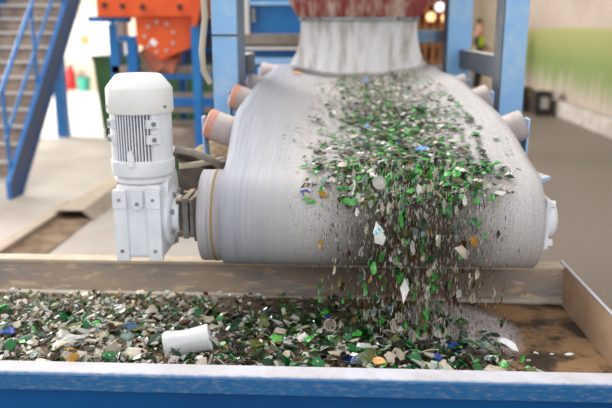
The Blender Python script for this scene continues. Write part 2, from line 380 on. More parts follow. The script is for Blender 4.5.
# idler stations: three rollers on a bracket
IX = .098
def idler(y, lab, i):
    t = thing('idler_station', (IX, y, yz(y, .03)), lab, 'idler')
    zc = ctr(y)-BT-.012; r = .058; a = TR*(1-.5*sm(3.5, 4.4, y))
    MB().cyl((IX-.15, y, zc-r-.004), (IX+.15, y, zc-r-.004), r, seg=28).build('centre_roller', 'roller_steel', t, True)
    for s in (-1, 1):
        p = Vector((IX+s*.19, y, zc-r-.002+.01)); d = Vector((s*math.cos(a), 0, math.sin(a)))
        q = p+d*(.43)
        rr = MB().cyl(p, q, r, seg=32).build('wing_roller', 'roller_steel', t, True)
        MB().lathe([(r+.001, 0), (r+.001, .03), (r-.008, .035), (r-.02, .03), (.001, .03)], Matrix.Translation(q-d*.028) @ d.to_track_quat('Z', 'Y').to_matrix().to_4x4()).build(
            'end_cap', 'roller_orange' if (s < 0 and i < 2) else 'roller_steel', rr, True)
        e = q+d*.015
        MB().prism([e+Vector((0, -.03, .02)), e+Vector((0, .03, .02)), e+Vector((-s*.01, .055, -.16)), e+Vector((-s*.01, -.055, -.16))], d*.008).build('bracket', 'light_blue_paint', t)
        MB().box((min(e.x-s*.12, e.x+s*.01), y-.04, e.z-.18), (max(e.x-s*.12, e.x+s*.01), y+.04, e.z-.16)).build('foot', 'dusty_steel', t)
    MB().box((IX-.50, y-.03, yz(y, .04)), (IX+.55, y+.03, yz(y, .065))).build('base_bar', 'dusty_steel', t)
for i, (y, lab) in enumerate([(2.66, 'idler station with pink-grey rollers nearest the drum'), (3.30, 'idler station beside the light blue gantry posts, second behind the drum'),
                      (3.95, 'idler station just in front of the hanging rubber skirt'), (4.75, 'idler station under the red chute')]): idler(y, lab, i)

# ------------------------------------------------------------------ geared motor
MX, MY = -.648, 2.275
t = thing('gear_motor', (MX, MY, 1.15), 'white upright geared motor bolted to the left end of the drum shaft', 'motor')
T = lambda z=0: Matrix.Translation((MX, MY, z))
fc = MB().lathe([(.001, 1.757), (.066, 1.757), (.074, 1.754), (.103, 1.718), (.107, 1.71), (.108, 1.640), (.105, 1.634), (.100, 1.640)], T(), 64).build('fan_cover', 'white_plastic', t, True)
for a in (-150, -30, -90+62, -90-62, 90):
    c, s = math.cos(R(a)), math.sin(R(a))
    MB().cyl((MX+c*.106, MY+s*.106, 1.656), (MX+c*.110, MY+s*.110, 1.656), .005, seg=10).build('screw', 'cast_grey', fc)
MB().lathe([(.001, 1.47), (.076, 1.47), (.076, 1.64), (.001, 1.64)], T(), 48).build('stator', 'fin_gap_shade', t, True)
fb = MB()
for k in range(-6, 7):
    x = MX-.004+k*.0096; f_ = math.sqrt(.099**2-(x-MX)**2)
    fb.box((x-.0018, MY-f_, 1.478), (x+.0018, MY-.055, 1.638))
for k in range(50):
    a = 2*math.pi*k/50; c, s = math.cos(a), math.sin(a)
    if s < -.60: continue
    fb.prism([(MX+c*.08-s*.0021, MY+s*.08+c*.0021, 1.478), (MX+c*.08+s*.0021, MY+s*.08-c*.0021, 1.478), (MX+c*.099+s*.0021, MY+s*.099-c*.0021, 1.478), (MX+c*.099-s*.0021, MY+s*.099+c*.0021, 1.478)], (0, 0, .16))
fb.build('cooling_fins', 'white_enamel', t)
# solid shoulders left and right of the finned face, with their clamp pads
for a0, a1 in ((-55, 10), (-190, -130), (60, 120)):
    ps = [(MX+.1*math.cos(R(a)), MY+.1*math.sin(R(a)), 1.478) for a in [a0+(a1-a0)*i/8 for i in range(9)]]
    qs = [(MX+.082*math.cos(R(a)), MY+.082*math.sin(R(a)), 1.478) for a in [a1-(a1-a0)*i/8 for i in range(9)]]
    MB().prism(ps+qs, (0, 0, .16)).build('shoulder', 'white_enamel', t, True)
for a in (-55, -134):
    for z in (1.555, 1.605):
        c, s = math.cos(R(a)), math.sin(R(a)); n = Vector((c, s, 0)); tn = Vector((-s, c, 0)); o = Vector((MX, MY, z))+n*.098
        hw = .021 if a == -55 else .014
        pd = MB().prism([o-tn*hw-Vector((0, 0, .014)), o+tn*hw-Vector((0, 0, .014)), o+tn*hw+Vector((0, 0, .014)), o-tn*hw+Vector((0, 0, .014))], n*.016).build('clamp_pad', 'white_enamel', t)
        MB().cyl(o+n*.016, o+n*.022, .0075, seg=6).build('bolt', 'cast_grey', pd)
c, s = math.cos(R(-95)), math.sin(R(-95)); o = Vector((MX+c*.10, MY+s*.10, 1.49))
MB().prism([o+Vector((-.010, 0, -.02)), o+Vector((.010, 0, -.02)), o+Vector((.010, 0, .012)), o+Vector((.004, 0, .032)), o+Vector((-.004, 0, .032)), o+Vector((-.010, 0, .012))], (0, -.016, 0)).build('lifting_lug', 'white_enamel', t)
MB().lathe([(.001, 1.425), (.092, 1.425), (.102, 1.435), (.104, 1.45), (.104, 1.478), (.098, 1.484), (.001, 1.484)], T(), 56).build('motor_flange', 'white_enamel', t, True)
MB().lathe([(.001, 1.405), (.085, 1.405), (.095, 1.412), (.095, 1.42), (.085, 1.427), (.001, 1.427)], T(), 56).build('flange_collar', 'white_enamel', t, True)
# gearbox
GX0, GX1, GY0, GY1, GZ0, GZ1 = -.727, -.572, 2.175, 2.36, 1.152, 1.405
g = MB().box((GX0+.006, GY0+.012, GZ0+.006), (GX1, GY1, GZ1), .01).build('gearbox', 'white_enamel', t)
for x0, x1 in ((GX0, GX0+.044), (GX1-.046, GX1)):
    MB().box((x0, GY0-.004, GZ0), (x1, GY0+.02, GZ1-.012), .004).build('mounting_rail', 'white_enamel', g)
    for z in (GZ0+.035, GZ1-.045): 
        xm = (x0+x1)/2; MB().cyl((xm, GY0-.008, z), (xm, GY0-.003, z), .006, seg=12).build('bolt', 'cast_grey', g)
    for z in (GZ1-.075,): MB().box((x0-.001, GY0-.0065, z), (x1+.001, GY0-.003, GZ1-.014), .002).build('rail_pad', 'white_enamel', g)
xm = (GX0+GX1)/2
ps = [(xm+.02*math.cos(R(a)), GY0+.002, 1.345+.02*math.sin(R(a))) for a in range(180, 361, 20)]+[(xm+.02, GY0+.002, 1.388), (xm-.02, GY0+.002, 1.388)]
MB().prism(ps, (0, .012, 0)).build('cover_plate', 'white_enamel', g)
MB().cyl((xm, GY0+.003, 1.345), (xm, GY0-.002, 1.345), .006, seg=10).build('plug', 'cast_grey', g)
# output side: round housing, ring of bolts, flange
fo = MB().lathe([(.001, 0), (.098, 0), (.102, .006), (.102, .016), (.092, .024), (.075, .026), (.068, .045), (.001, .045)], Matrix.Translation((GX1, Y0-.012, Z0)) @ XAX, 48).build('output_flange', 'white_enamel', t, True)
for k in range(8):
    a = 2*math.pi*(k+.5)/8; y, z = Y0-.012+.086*math.cos(a), Z0+.086*math.sin(a)
    MB().cyl((GX1+.018, y, z), (GX1+.034, y, z), .009, seg=6).build('bolt', 'cast_grey', fo)
MB().lathe([(.001, 0), (.06, 0), (.075, .02), (.075, .05), (.001, .05)], Matrix.Translation((GX1-.035, Y0, 1.37)) @ XAX, 30).build('terminal_hub', 'white_enamel', t, True)
t = thing('shaft_coupling', (-.50, Y0, Z0), 'dirty grey square coupling plates between the gearbox and the drum', 'coupling')
for x, w_, h, m in ((-.532, .016, .065, 'dirty_iron'), (-.514, .020, .082, 'worn_grey'), (-.490, .013, .078, 'worn_grey'), (-.475, .012, .09, 'dirty_iron')):
    MB().box((x, Y0-h*.9, Z0-h*.8), (x+w_, Y0+h*.9, Z0+h*.9), .003).build('plate', m, t)
for y in (-.06, .06):
    for z in (-.05, .06): MB().cyl((-.534, Y0+y, Z0+z), (-.47, Y0+y, Z0+z), .010, seg=6).build('bolt', 'dirty_iron', t)
MB().tube([(MX+.09, MY+.06, 1.50), (-.50, 2.36, 1.485), (-.45, 2.40, 1.455), (-.42, 2.45, 1.425), (-.415, 2.6, 1.41)], .013).build('cable_conduit', 'cable_grey', smooth=True,
    label='grey flexible conduit curving from the motor to the conveyor frame', cat='cable')
MB().tube([(-.56, 2.42, 1.425), (-.50, 2.44, 1.428), (-.44, 2.50, 1.43), (-.40, 2.70, 1.41)], .011).build('cable_conduit', 'hose_beige', smooth=True,
    label='dusty beige conduit running level behind the gearbox top', cat='cable')
MB().tube([(-.57, 2.40, 1.47), (-.52, 2.46, 1.44), (-.47, 2.52, 1.40), (-.44, 2.56, 1.36), (-.435, 2.66, 1.34)], .014).build('cable_conduit', 'black_hose', smooth=True,
    label='dark hose sagging under the grey conduit beside the motor', cat='cable')
MB().lathe([(.001, 0), (.13, 0), (.11, .015), (.07, .045), (.03, .065), (.001, .07)], Matrix.Translation((-.50, 2.82, 1.386)), 18).build('dirt_heap', 'dirt_pile', smooth=True,
    label='small heap of brown dirt lying on the conveyor cross beam', cat='dirt', kind='stuff')

# ------------------------------------------------------------------ gantry of light blue posts
t = thing('steel_gantry', (XC, 3.5, 0), 'light blue steel gantry of box posts standing over the conveyor', 'gantry')
pl = MB().box((-.607, 3.42, 0), (-.487, 3.68, 3.2), .004).build('post', 'light_blue_paint', t)
MB().box((-.609, 3.416, 1.862), (-.485, 3.421, 1.870)).build('joint_line', 'dark_bolt', pl)
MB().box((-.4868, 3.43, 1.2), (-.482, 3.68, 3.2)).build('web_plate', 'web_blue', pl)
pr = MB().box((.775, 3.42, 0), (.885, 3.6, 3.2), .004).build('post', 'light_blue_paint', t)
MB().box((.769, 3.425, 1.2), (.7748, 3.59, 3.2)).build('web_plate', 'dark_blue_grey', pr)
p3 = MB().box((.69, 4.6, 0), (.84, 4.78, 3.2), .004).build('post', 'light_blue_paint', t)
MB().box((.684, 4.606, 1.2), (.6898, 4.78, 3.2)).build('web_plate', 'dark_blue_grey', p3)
MB().box((.77, 3.6, 1.655), (.835, 4.6, 1.768), .004).build('rail_beam', 'dark_blue_grey', t)
MB().box((-.60, 3.68, 1.665), (-.47, 4.0, 1.768), .004).build('rail_beam', 'dark_blue_grey', t)
MB().box((.50, 5.12, 1.80), (.69, 5.22, 1.885), .004).build('cross_beam', 'light_blue_paint', t)
MB().box((.69, 4.78, 1.80), (.84, 5.22, 1.885), .004).build('bracket_beam', 'dark_blue_grey', t)
MB().tube([(-.66, 3.46, 3.2), (-.65, 3.42, 2.3), (-.635, 3.41, 1.95), (-.655, 3.41, 1.80), (-.65, 3.40, 1.70), (-.622, 3.42, 1.64)], .014).build('hanging_hose', 'hose_beige', smooth=True,
    label='beige hose hanging down beside the left light blue post', cat='hose')

# ------------------------------------------------------------------ red chute with rubber skirt
CY = 4.5; CX = .122
t = thing('feed_chute', (CX, CY+.35, 1.6), 'rust red steel chute with a dusty grey rubber skirt feeding the belt', 'chute')
def ring(hw, d0, d1, z): return [(CX-hw, CY+d0, z), (CX+hw, CY+d0, z), (CX+hw, CY+d1, z), (CX-hw, CY+d1, z)]
b = MB(); rs = [[b.bm.verts.new(p) for p in ring(hw, d0, d1, z)] for hw, d0, d1, z in ((.365, 0, .55, 1.945), (.44, -.03, .58, 2.07), (.54, -.10, .65, 2.75))]
for p, q in zip(rs, rs[1:]):
    for k in range(4): b.bm.faces.new((p[k], p[(k+1) % 4], q[(k+1) % 4], q[k]))
o = b.build('hopper', 'red_oxide', t); m = o.modifiers.new('s', 'SOLIDIFY'); m.thickness = .008
MB().box((CX-.37, CY-.022, 1.945), (CX+.37, CY-.010, 1.965)).box((CX-.372, CY-.02, 1.945), (CX-.36, CY+.55, 1.965)).box((CX+.36, CY-.02, 1.945), (CX+.372, CY+.55, 1.965)).build('clamp_bar', 'cast_grey', t)
def skirt(u, v):
    # u runs round left side, front, right side; v from top to bottom with a cut fringe
    if u < .25: q = u/.25; x, y = -1, 1-q
    elif u < .75: q = (u-.25)/.5; x, y = -1+2*q, 0
    else: q = (u-.75)/.25; x, y = 1, q
    fl = v**2.2
    hw = .36+.062*fl
    X = CX+x*hw; Y = CY+.0+y*.52-(1-y)*.055*fl
    if y == 0: Y -= .03*math.sin(math.pi*q)*fl + .004*math.sin(q*60)*v
    zb = belt_top(X, Y)+.018+abs((u*64) % 1-.5)*.055*(v > .97)
    return (X, Y, 1.953+(zb-1.953)*v)
o = MB().grid(skirt, 460, 14).build('rubber_skirt', 'skirt_rubber', t, True); m = o.modifiers.new('s', 'SOLIDIFY'); m.thickness = .008
for x in (-.34, -.24, .24, .34):
    MB().cyl((CX+x, CY-.022, 1.955), (CX+x, CY-.03, 1.955), .008, seg=6).build('bolt', 'dark_bolt', t)

# ------------------------------------------------------------------ staircase
SX0, SX1, SY, SS = -4.77, -3.76, 7.70, .945      # slope rise over run
t = thing('staircase', ((SX0+SX1)/2, SY, 0), 'blue steel staircase with brown treads climbing away at the far left', 'staircase')
YE = 10.9; ZE = (YE-SY)*SS
for x in (SX0-.05, SX1):
    o = MB().prism([(x, SY-.1, 0), (x, SY+.12, 0), (x, YE+.12, ZE), (x, YE+.22, ZE+.25), (x, YE-.05, ZE+.25), (x, SY-.1, .20)], (.05, 0, 0)).build('stringer', 'stair_blue', t)
    MB().prism([(x+.05, SY+.10, 0), (x+.05, SY+.14, 0), (x+.05, YE+.14, ZE), (x+.05, YE+.10, ZE)], (.03, 0, 0)).build('lower_flange', 'stringer_dark', o)
    MB().prism([(x+.05, SY-.1, .0), (x+.05, SY+.11, 0), (x+.05, YE+.11, ZE), (x+.05, YE-.05, ZE+.25), (x+.05, SY-.1, .20)], (.006, 0, 0)).build('web_face', 'stringer_dark' if x > -4 else 'stair_blue', o)
k = 1
while k*.185 < ZE+.1:
    z = k*.185; y = SY+z/SS-.08
    tr = MB().box((SX0, y, z-.035), (SX1, y+.24, z), .003).build('tread', 'tread_brown', t)
    MB().box((SX0, y-.006, z-.03), (SX1, y-.0001, z+.002)).build('nosing', 'nosing_white', tr)
    MB().box((SX0, y+.225, z), (SX1, y+.238, z+.15)).build('riser', 'tread_brown', t)
    k += 1
for x in (SX0-.025, SX1+.0):
    for dz, r_ in ((1.15, .024), (.62, .02)):
        MB().cyl((x, SY+.0, dz+.05), (x, YE, ZE+dz+.05), r_, seg=12).build('handrail' if dz > 1 else 'mid_rail', 'stair_blue', t, True)
    for y in (SY+.05, SY+1.0, SY+2.05, YE-.1):
        MB().cyl((x, y, (y-SY)*SS+.15), (x, y, (y-SY)*SS+1.2), .022, seg=12).build('baluster', 'stair_blue', t, True)
MB().box((SX0-1, YE+.22, ZE+.10), (SX1+.05, YE+2.0, ZE+.24)).build('landing', 'stringer_dark', t)
for x in (-4.98, -3.9):
    MB().box((x, 12.15, 0.012), (x+.18, 12.33, ZE+.10)).build('landing_post', 'stair_blue', t)
# low steel floor cover and timber
MB().prism([(-3.0, 6.75, .0), (-2.82, 6.75, .11), (-2.58, 6.75, .11), (-2.46, 6.75, .0), (-2.475, 6.75, 0), (-2.59, 6.75, .10), (-2.81, 6.75, .10), (-2.985, 6.75, 0)], (0, 4.2, 0)).build('floor_cover', 'dusty_steel',
    label='raised grey steel channel cover running along the floor behind the motor', cat='floor cover')
MB().box((-2.95, 4.5, 0), (-2.84, 7.3, .075), .006).build('timber_beam', 'pale_timber', label='pale beam lying on the floor and running under the steel channel cover', cat='beam')
MB().box((-2.84, 4.5, 0), (-2.50, 7.4, .012)).build('dirt_strip', 'floor_dirt', label='strip of brown dirt on the floor along the beam', cat='dirt', kind='stuff')

# ------------------------------------------------------------------ orange crusher on blue legs
Yc = 6.5
def q(px, py, Y=Yc): return at(px, py, Y)
t = thing('crusher', (q(150, 30).x, Yc+.4, 1.4), 'orange crushing machine with a bolted pentagonal end plate', 'machine')
def pbox(mb, x0, y0, x1, y1, Y, dep, bev=0):
    a, c = at(x0, y1, Y), at(x1, y0, Y); mb.box((a.x, Y, a.z), (c.x, Y+dep, c.z), bev); return mb
pbox(MB(), 97, -60, 127, 17, Yc, .8, .01).build('side_housing', 'orange_paint', t)
h = pbox(MB(), 129, -60, 192, 17, Yc-.05, .9, .01).build('housing', 'orange_paint', t)
for x, y in ((103, 5), (121, 6), (143, 7), (180, 7)):
    p = q(x, y, Yc-.05); MB().cyl(p+Vector((0, .05, 0)), p+Vector((0, -.012 if x > 128 else .04, 0)), .026, seg=10).build('bolt', 'dark_bolt', t)
pl = MB().prism([q(*p) for p in ((135, 16), (191, 16), (190, 47), (161, 60), (137, 43))], (0, .25, 0)).build('end_plate', 'orange_paint', t)
cp = q(159.5, 37)
for k in range(9):
    a = 2*math.pi*k/9+.3; p = cp+Vector((.135*math.cos(a), 0, .135*math.sin(a)))
    MB().cyl(p, p-Vector((0, .012, 0)), .016, seg=8).build('bolt', 'bolt_steel', pl)
MB().prism([q(*p, Yc-.004) for p in ((149, 42), (153, 38), (158, 43), (154, 47))], (0, .003, 0)).build('paper_tag', 'banner_white', pl)
MB().prism([q(*p, 6.3) for p in ((196, -30), (209, -30), (196, 26), (191, 26))], (0, .1, 0)).build('side_sheet', 'orange_paint', t)
a = q(122, 18, Yc+.2); c = q(122, 40, Yc+.2)
o = MB()
for k in range(6):
    z = a.z+(c.z-a.z)*k/6; o.cyl((a.x, Yc+.2, z), (a.x, Yc+.2, z-.022), .06, seg=18)
o.cyl((a.x, Yc+.2, a.z+.1), (a.x, Yc+.2, c.z-.02), .04, seg=14).build('spring', 'bolt_steel', t, True)
MB().cyl(q(150, 45, 6.8), q(168, 66, 6.8), .14, .17, seg=24).build('discharge_pipe', 'faded_orange', t, True)
MB().cyl(q(168, 62, 6.75), q(178, 66, 6.75), .10, .12, seg=24).build('outlet_ring', 'faded_orange', t, True)
t = thing('crusher_stand', (q(150, 30).x, Yc+.3, 0), 'blue steel stand with brown shelves carrying the orange crusher', 'stand')
for x0, x1, Y, ytop in ((110, 117, 6.7, 24), (127, 136, 6.6, 38), (192, 199, 6.35, 26), (178, 184, 7.4, 50)):
    a, c = at(x0, 60, Y), at(x1, ytop, Y); MB().box((a.x, Y, 0), (c.x, Y+.08, c.z), .003).build('leg', 'mid_blue_paint', t)
for y0, y1, Y, m, x0, x1 in ((16.5, 22, 6.62, 'mid_blue_paint', 88, 128), (66, 74, 6.7, 'tread_brown', 112, 212), (74, 79, 6.66, 'mid_blue_paint', 112, 212), (98, 106, 6.66, 'mid_blue_paint', 112, 212),
                         (106, 112, 6.7, 'tread_brown', 112, 212), (128, 150, 6.7, 'tread_brown', 112, 212), (36, 41, 6.6, 'mid_blue_paint', 118, 140)):
    pbox(MB(), x0, y0, x1, y1, Y, .10).build('beam', m, t)
pbox(MB(), 112, 98, 212, 100, 6.78, .6).build('shelf', 'tread_brown', t); 
pbox(MB(), 112, 128, 212, 132, 6.78, .6).build('shelf', 'dusty_steel', t)
pbox(MB(), 186, -30, 214, 64, 7.6, .1).build('back_panel', 'dark_blue_grey', t)
for y in (8, 30, 48): pbox(MB(), 186, y, 214, y+4, 7.5, .1).build('beam', 'mid_blue_paint', t)
def bin_(x0, x1, y0, y1, Y, lab, wheels=True, zb=0.0):
    a, c = at(x0, y1, Y), at(x1, y0, Y); zb = max(zb, .0)
    cx = (a.x+c.x)/2; wd = (c.x-a.x)/2; top = c.z
    t = thing('wheeled_bin', (cx, Y+.35, zb), lab, 'bin', None)
    z0 = zb+.16
    b = MB(); r0 = [b.bm.verts.new(p) for p in ((cx-wd*.82, Y+.06, z0), (cx+wd*.82, Y+.06, z0), (cx+wd*.82, Y+.62, z0), (cx-wd*.82, Y+.62, z0))]
    r1 = [b.bm.verts.new(p) for p in ((cx-wd, Y, top-.07), (cx+wd, Y, top-.07), (cx+wd, Y+.7, top-.07), (cx-wd, Y+.7, top-.07))]
    b.bm.faces.new(r0); b.bm.faces.new(r1)
    for k in range(4): b.bm.faces.new((r0[k], r0[(k+1) % 4], r1[(k+1) % 4], r1[k]))
    b.build('body', 'bin_green', t)
    MB().box((cx-wd-.03, Y-.03, top-.07), (cx+wd+.03, Y+.73, top), .015).build('lid', 'bin_green', t)
    for sx in (-1, 1):
        for yy in (.12, .56):
            MB().cyl((cx+sx*wd*.7-.03, Y+yy, zb+.085), (cx+sx*wd*.7+.03, Y+yy, zb+.085), .085, seg=20).build('wheel', 'wheel_black', t, True)
            MB().box((cx+sx*wd*.7-.02, Y+yy-.03, zb+.10), (cx+sx*wd*.7+.02, Y+yy+.03, z0+.01)).build('caster_fork', 'dusty_steel', t)
bin_(98, 142, 56, 133, 12.1, 'green four-wheeled rubbish bin standing left of the crusher legs', zb=.012)
bin_(150, 176, 60, 140, 8.2, 'green wheeled bin behind the crusher stand, nearer the crusher pipe')
bin_(181, 209, 62, 140, 9.3, 'green wheeled bin behind the crusher stand, next to the beige hose')

# ------------------------------------------------------------------ blue container left of the chute and brown rack right of it
t = thing('blue_container', (q(262, 30, 6.4).x, 6.9, 0), 'large blue steel container standing behind the conveyor left of the chute', 'container')
a, c = at(236, 60, 6.4), at(310, -40, 6.4)
MB().box((a.x, 6.4, .12), (c.x, 7.6, c.z), .01).build('body', 'mid_blue_paint', t)
for yy in (34, 47): pbox(MB(), 236, yy, 310, yy+(11 if yy == 34 else 3), 6.3, .1, .004).build('side_channel', 'dusty_steel' if yy == 34 else 'nosing_white', t)
pbox(MB(), 244, -40, 248, 34, 6.34, .06).build('edge_strip', 'nosing_white', t)
pbox(MB(), 248, 1, 310, 5, 6.34, .06).build('stiffener', 'light_blue_paint', t)
pbox(MB(), 252, 8, 255, 22, 6.3, .1).build('door_latch', 'cast_grey', t)
pbox(MB(), 236, 58, 310, 64, 6.3, .1).build('lower_channel', 'light_blue_paint', t)
for x in (a.x+.05, c.x-.15): MB().box((x, 6.6, 0), (x+.1, 7.4, .12)).build('skid', 'dusty_steel', t)
Yr = 11.
t = thing('storage_rack', (at(428, 30, Yr).x, Yr, 0), 'brown slatted rack with lit lamps standing right of the chute', 'rack')
for x in (404, 411, 418, 426, 434, 441, 447): 
    a = at(x, 30, Yr); MB().box((a.x-.03, Yr, 0), (a.x+.03, Yr+.5, 3.1)).build('slat_post', 'rack_brown', t)
for y in (2, 26, 44, 60): pbox(MB(), 402, y, 450, y+3, Yr+.01, .48).build('shelf', 'rack_brown', t)
pbox(MB(), 402, -20, 450, 95, Yr+.5, .02).build('back_panel', 'rack_brown', t)
def lamp_mat(name, c, s):
    m = bpy.data.materials.new(name); m.use_nodes = True; b = m.node_tree.nodes['Principled BSDF']
    b.inputs['Base Color'].default_value = lin(c); b.inputs['Emission Color'].default_value = lin(c); b.inputs['Emission Strength'].default_value = s; MATS[name] = m
lamp_mat('lamp_warm', (255, 196, 140), 1.6); lamp_mat('lamp_white', (240, 240, 255), 1.3)
for x, y, m, lab in ((431, 17, 'lamp_warm', 'warm glowing lamp in the brown rack, the lower left one'), (446, 18, 'lamp_warm', 'warm glowing lamp in the brown rack, beside the blue post'), (440, 7, 'lamp_white', 'white glowing lamp at the top of the brown rack')):
    p = at(x, y, Yr-.10); t2 = thing('work_lamp', p, lab, 'lamp')
    MB().lathe([(.001, -.07), (.05, -.05), (.07, 0), (.05, .05), (.001, .07)], Matrix.Translation(p), 20).build('bulb', m, t2, True)
    MB().cyl(p+Vector((0, .05, 0)), p+Vector((0, .12, 0)), .03, seg=12).build('socket', 'black_case', t2)

# ------------------------------------------------------------------ far background things
a, c = at(58, 58, 22.35), at(112, 20, 22.35)
t = thing('wall_banner', (a.x, 22.38, a.z), 'white banner with a small orange mark on the far wall', 'banner')
MB().box((a.x, 22.36, a.z), (c.x, 22.39, c.z)).build('sheet', 'banner_white', t)
p = at(84, 40, 22.3); MB().cyl((p.x, 22.355, p.z), (p.x, 22.335, p.z), .17, seg=20).build('orange_mark', 'banner_orange', t)
p = atz(71, 86, .0); p.y = min(p.y, 22.0); p.x = at(71, 80, p.y).x
t = thing('fire_extinguisher', (p.x, p.y, .0), 'red fire extinguisher standing by the far wall', 'fire extinguisher')
MB().lathe([(.001, 0), (.13, 0), (.14, .03), (.14, .56), (.09, .66), (.04, .70), (.001, .70)], Matrix.Translation(p), 24).build('cylinder', 'red_paint', t, True)
MB().box((p.x-.05, p.y-.03, .70), (p.x+.09, p.y+.03, .78)).build('valve', 'black_case', t)
p = Vector((at(84, 82, 21.6).x, 21.6, 0))
t = thing('bucket', p, 'teal plastic bucket beside the fire extinguisher', 'bucket')
MB().lathe([(.001, 0), (.16, 0), (.21, .42), (.22, .43), (.20, .43), (.15, .03), (.001, .03)], Matrix.Translation(p), 24).build('pail', 'teal_plastic', t, True)
MB().tube([p+Vector((.2*math.cos(R(a)), 0, .43+.12*math.sin(R(a)))) for a in range(0, 181, 20)], .01, 6).build('handle', 'cast_grey', t)
def case(x0, x1, y0, y1, Y, lab, nm='equipment_case'):
    a, c = at(x0, y1, Y), at(x1, y0, Y)
    t = thing(nm, ((a.x+c.x)/2, Y+.25, 0), lab, 'case')
    MB().box((a.x, Y, .05), (c.x, Y+.5, c.z), .02).build('body', 'black_case', t)
    MB().box((a.x+.05, Y+.05, 0), (c.x-.05, Y+.45, .05)).build('skid', 'dirty_iron', t)
    return t, a, c
t, a, c = case(534, 553, 92, 115, 15.7, 'black equipment case with a pale label, by the green-painted wall')
w_ = c.x-a.x; MB().box((a.x+w_*.35, 15.69, .18), (a.x+w_*.8, 15.7, .42)).build('label_plate', 'label_grey', t)
t, a, c = case(522, 534, 88, 112, 16.4, 'black equipment case with a yellow mark, half hidden behind the blue post')
w_ = c.x-a.x; MB().box((a.x+w_*.55, 16.39, c.z-.22), (a.x+w_*.8, 16.4, c.z-.06)).build('yellow_sticker', 'yellow_mark', t)
MB().cyl((3.95, 22.2, 0), (3.95, 22.2, 5), .10, seg=16).build('wall_pipe', 'tread_brown', smooth=True, label='brown vertical pipe on the cream back wall behind the worker', cat='pipe')

# worker in a yellow vest
def skin_fig(name, verts, edges, rad, m, parent, root=0, lv=1):
    me = bpy.data.meshes.new(name); me.from_pydata(verts, edges, []); o = bpy.data.objects.new(name, me); COL.objects.link(o)
    me.materials.append(MATS[m])
    s = o.modifiers.new('skin', 'SKIN'); s.use_smooth_shade = True
    for i, r_ in enumerate(rad): me.skin_vertices[0].data[i].radius = (r_, r_) if not isinstance(r_, tuple) else r_
    me.skin_vertices[0].data[root].use_root = True
    sb = o.modifiers.new('sub', 'SUBSURF'); sb.levels = lv; sb.render_levels = lv
    o.parent = parent; return o
WY = 18.6; wp = Vector((at(478, 60, WY).x, WY, .27))
MB().box((wp.x-.35, WY-.3, 0), (wp.x+.3, WY+.3, .268), .01).build('step_platform', 'black_case', label='low black platform under the worker in the yellow vest', cat='platform')
t = thing('person', wp, 'worker in a yellow high-visibility vest and dark trousers standing by the back wall', 'person'); t.rotation_euler = (0, 0, R(60))
V = [(0, 0, 1.0), (0, 0, 1.2), (0, 0, 1.42), (0, 0, 1.56), (0, -.02, 1.68), (0, -.02, 1.82),
     (-.11, 0, .94), (-.12, -.02, .5), (-.12, .03, .09), (-.12, -.12, .04), (.11, 0, .94), (.12, -.02, .5), (.12, .03, .09), (.12, -.12, .04),
     (-.20, 0, 1.48), (-.27, .0, 1.2), (-.18, -.22, 1.08), (-.12, -.30, 1.09), (.20, 0, 1.48), (.27, .0, 1.2), (.18, -.22, 1.08), (.12, -.30, 1.09)]
E_ = [(0, 1), (1, 2), (2, 3), (3, 4), (4, 5), (0, 6), (6, 7), (7, 8), (8, 9), (0, 10), (10, 11), (11, 12), (12, 13), (2, 14), (14, 15), (15, 16), (16, 17), (2, 18), (18, 19), (19, 20), (20, 21)]
Rr = [(.16, .11), (.14, .10), (.17, .11), .055, .085, .075, .085, .06, .045, .04, .085, .06, .045, .04, .06, .045, .035, .03, .06, .045, .035, .03]
skin_fig('body', V, E_, Rr, 'skin_tone', t)
for sx in (-1, 1):
    for k, (dx, dz, ln) in enumerate(((-.03, .01, .07), (-.012, .012, .085), (.006, .012, .08), (.022, .01, .065))):
        b0 = Vector((sx*(.12+dx*-.8), -.31, 1.09+dz)); skin_fig('finger', [b0, b0+Vector((0, -ln*.6, -.01)), b0+Vector((0, -ln, -.035))], [(0, 1), (1, 2)], [.009, .009, .007], 'skin_tone', t, 0, 1)
    b0 = Vector((sx*.10, -.29, 1.10)); skin_fig('thumb', [b0, b0+Vector((-sx*.03, -.03, .02)), b0+Vector((-sx*.035, -.06, .02))], [(0, 1), (1, 2)], [.011, .010, .008], 'skin_tone', t, 0, 1)
skin_fig('trousers', V[:2]+V[6:9]+V[10:13], [(0, 1), (0, 2), (2, 3), (3, 4), (0, 5), (5, 6), (6, 7)], [(.175, .125), (.15, .11), .10, .08, .07, .10, .08, .07], 'trousers_black', t)
skin_fig('vest', [(0, 0, 1.02), (0, 0, 1.2), (0, 0, 1.44), (-.15, 0, 1.47), (.15, 0, 1.47)], [(0, 1), (1, 2), (2, 3), (2, 4)], [(.18, .13), (.17, .125), (.19, .13), .085, .085], 'vest_yellow', t)
for sx in (-1, 1): skin_fig('sleeve', [(sx*.18, 0, 1.47), (sx*.27, 0, 1.2), (sx*.19, -.20, 1.09)], [(0, 1), (1, 2)], [.075, .058, .045], 'shirt_black', t)
skin_fig('hair', [(0, .04, 1.70), (0, .02, 1.80), (0, -.01, 1.86)], [(0, 1), (1, 2)], [.085, .105, .085], 'hair_dark', t)
for sx in (-1, 1):
    skin_fig('shoe', [(sx*.12, .05, .05), (sx*.12, -.06, .045), (sx*.12, -.16, .035)], [(0, 1), (1, 2)], [.05, .045, .035], 'shoe_brown', t)
    p0 = MB().lathe([(.001, -.012), (.010, 0), (.001, .012)], Matrix.Translation((sx*.03, -.108, 1.76)), 8).build('eye', 'black_case', None); p0.parent = t
    p0 = MB().lathe([(.001, -.03), (.016, 0), (.001, .03)], Matrix.Translation((sx*.09, -.01, 1.745)), 8).build('ear', 'skin_tone', None); p0.parent = t
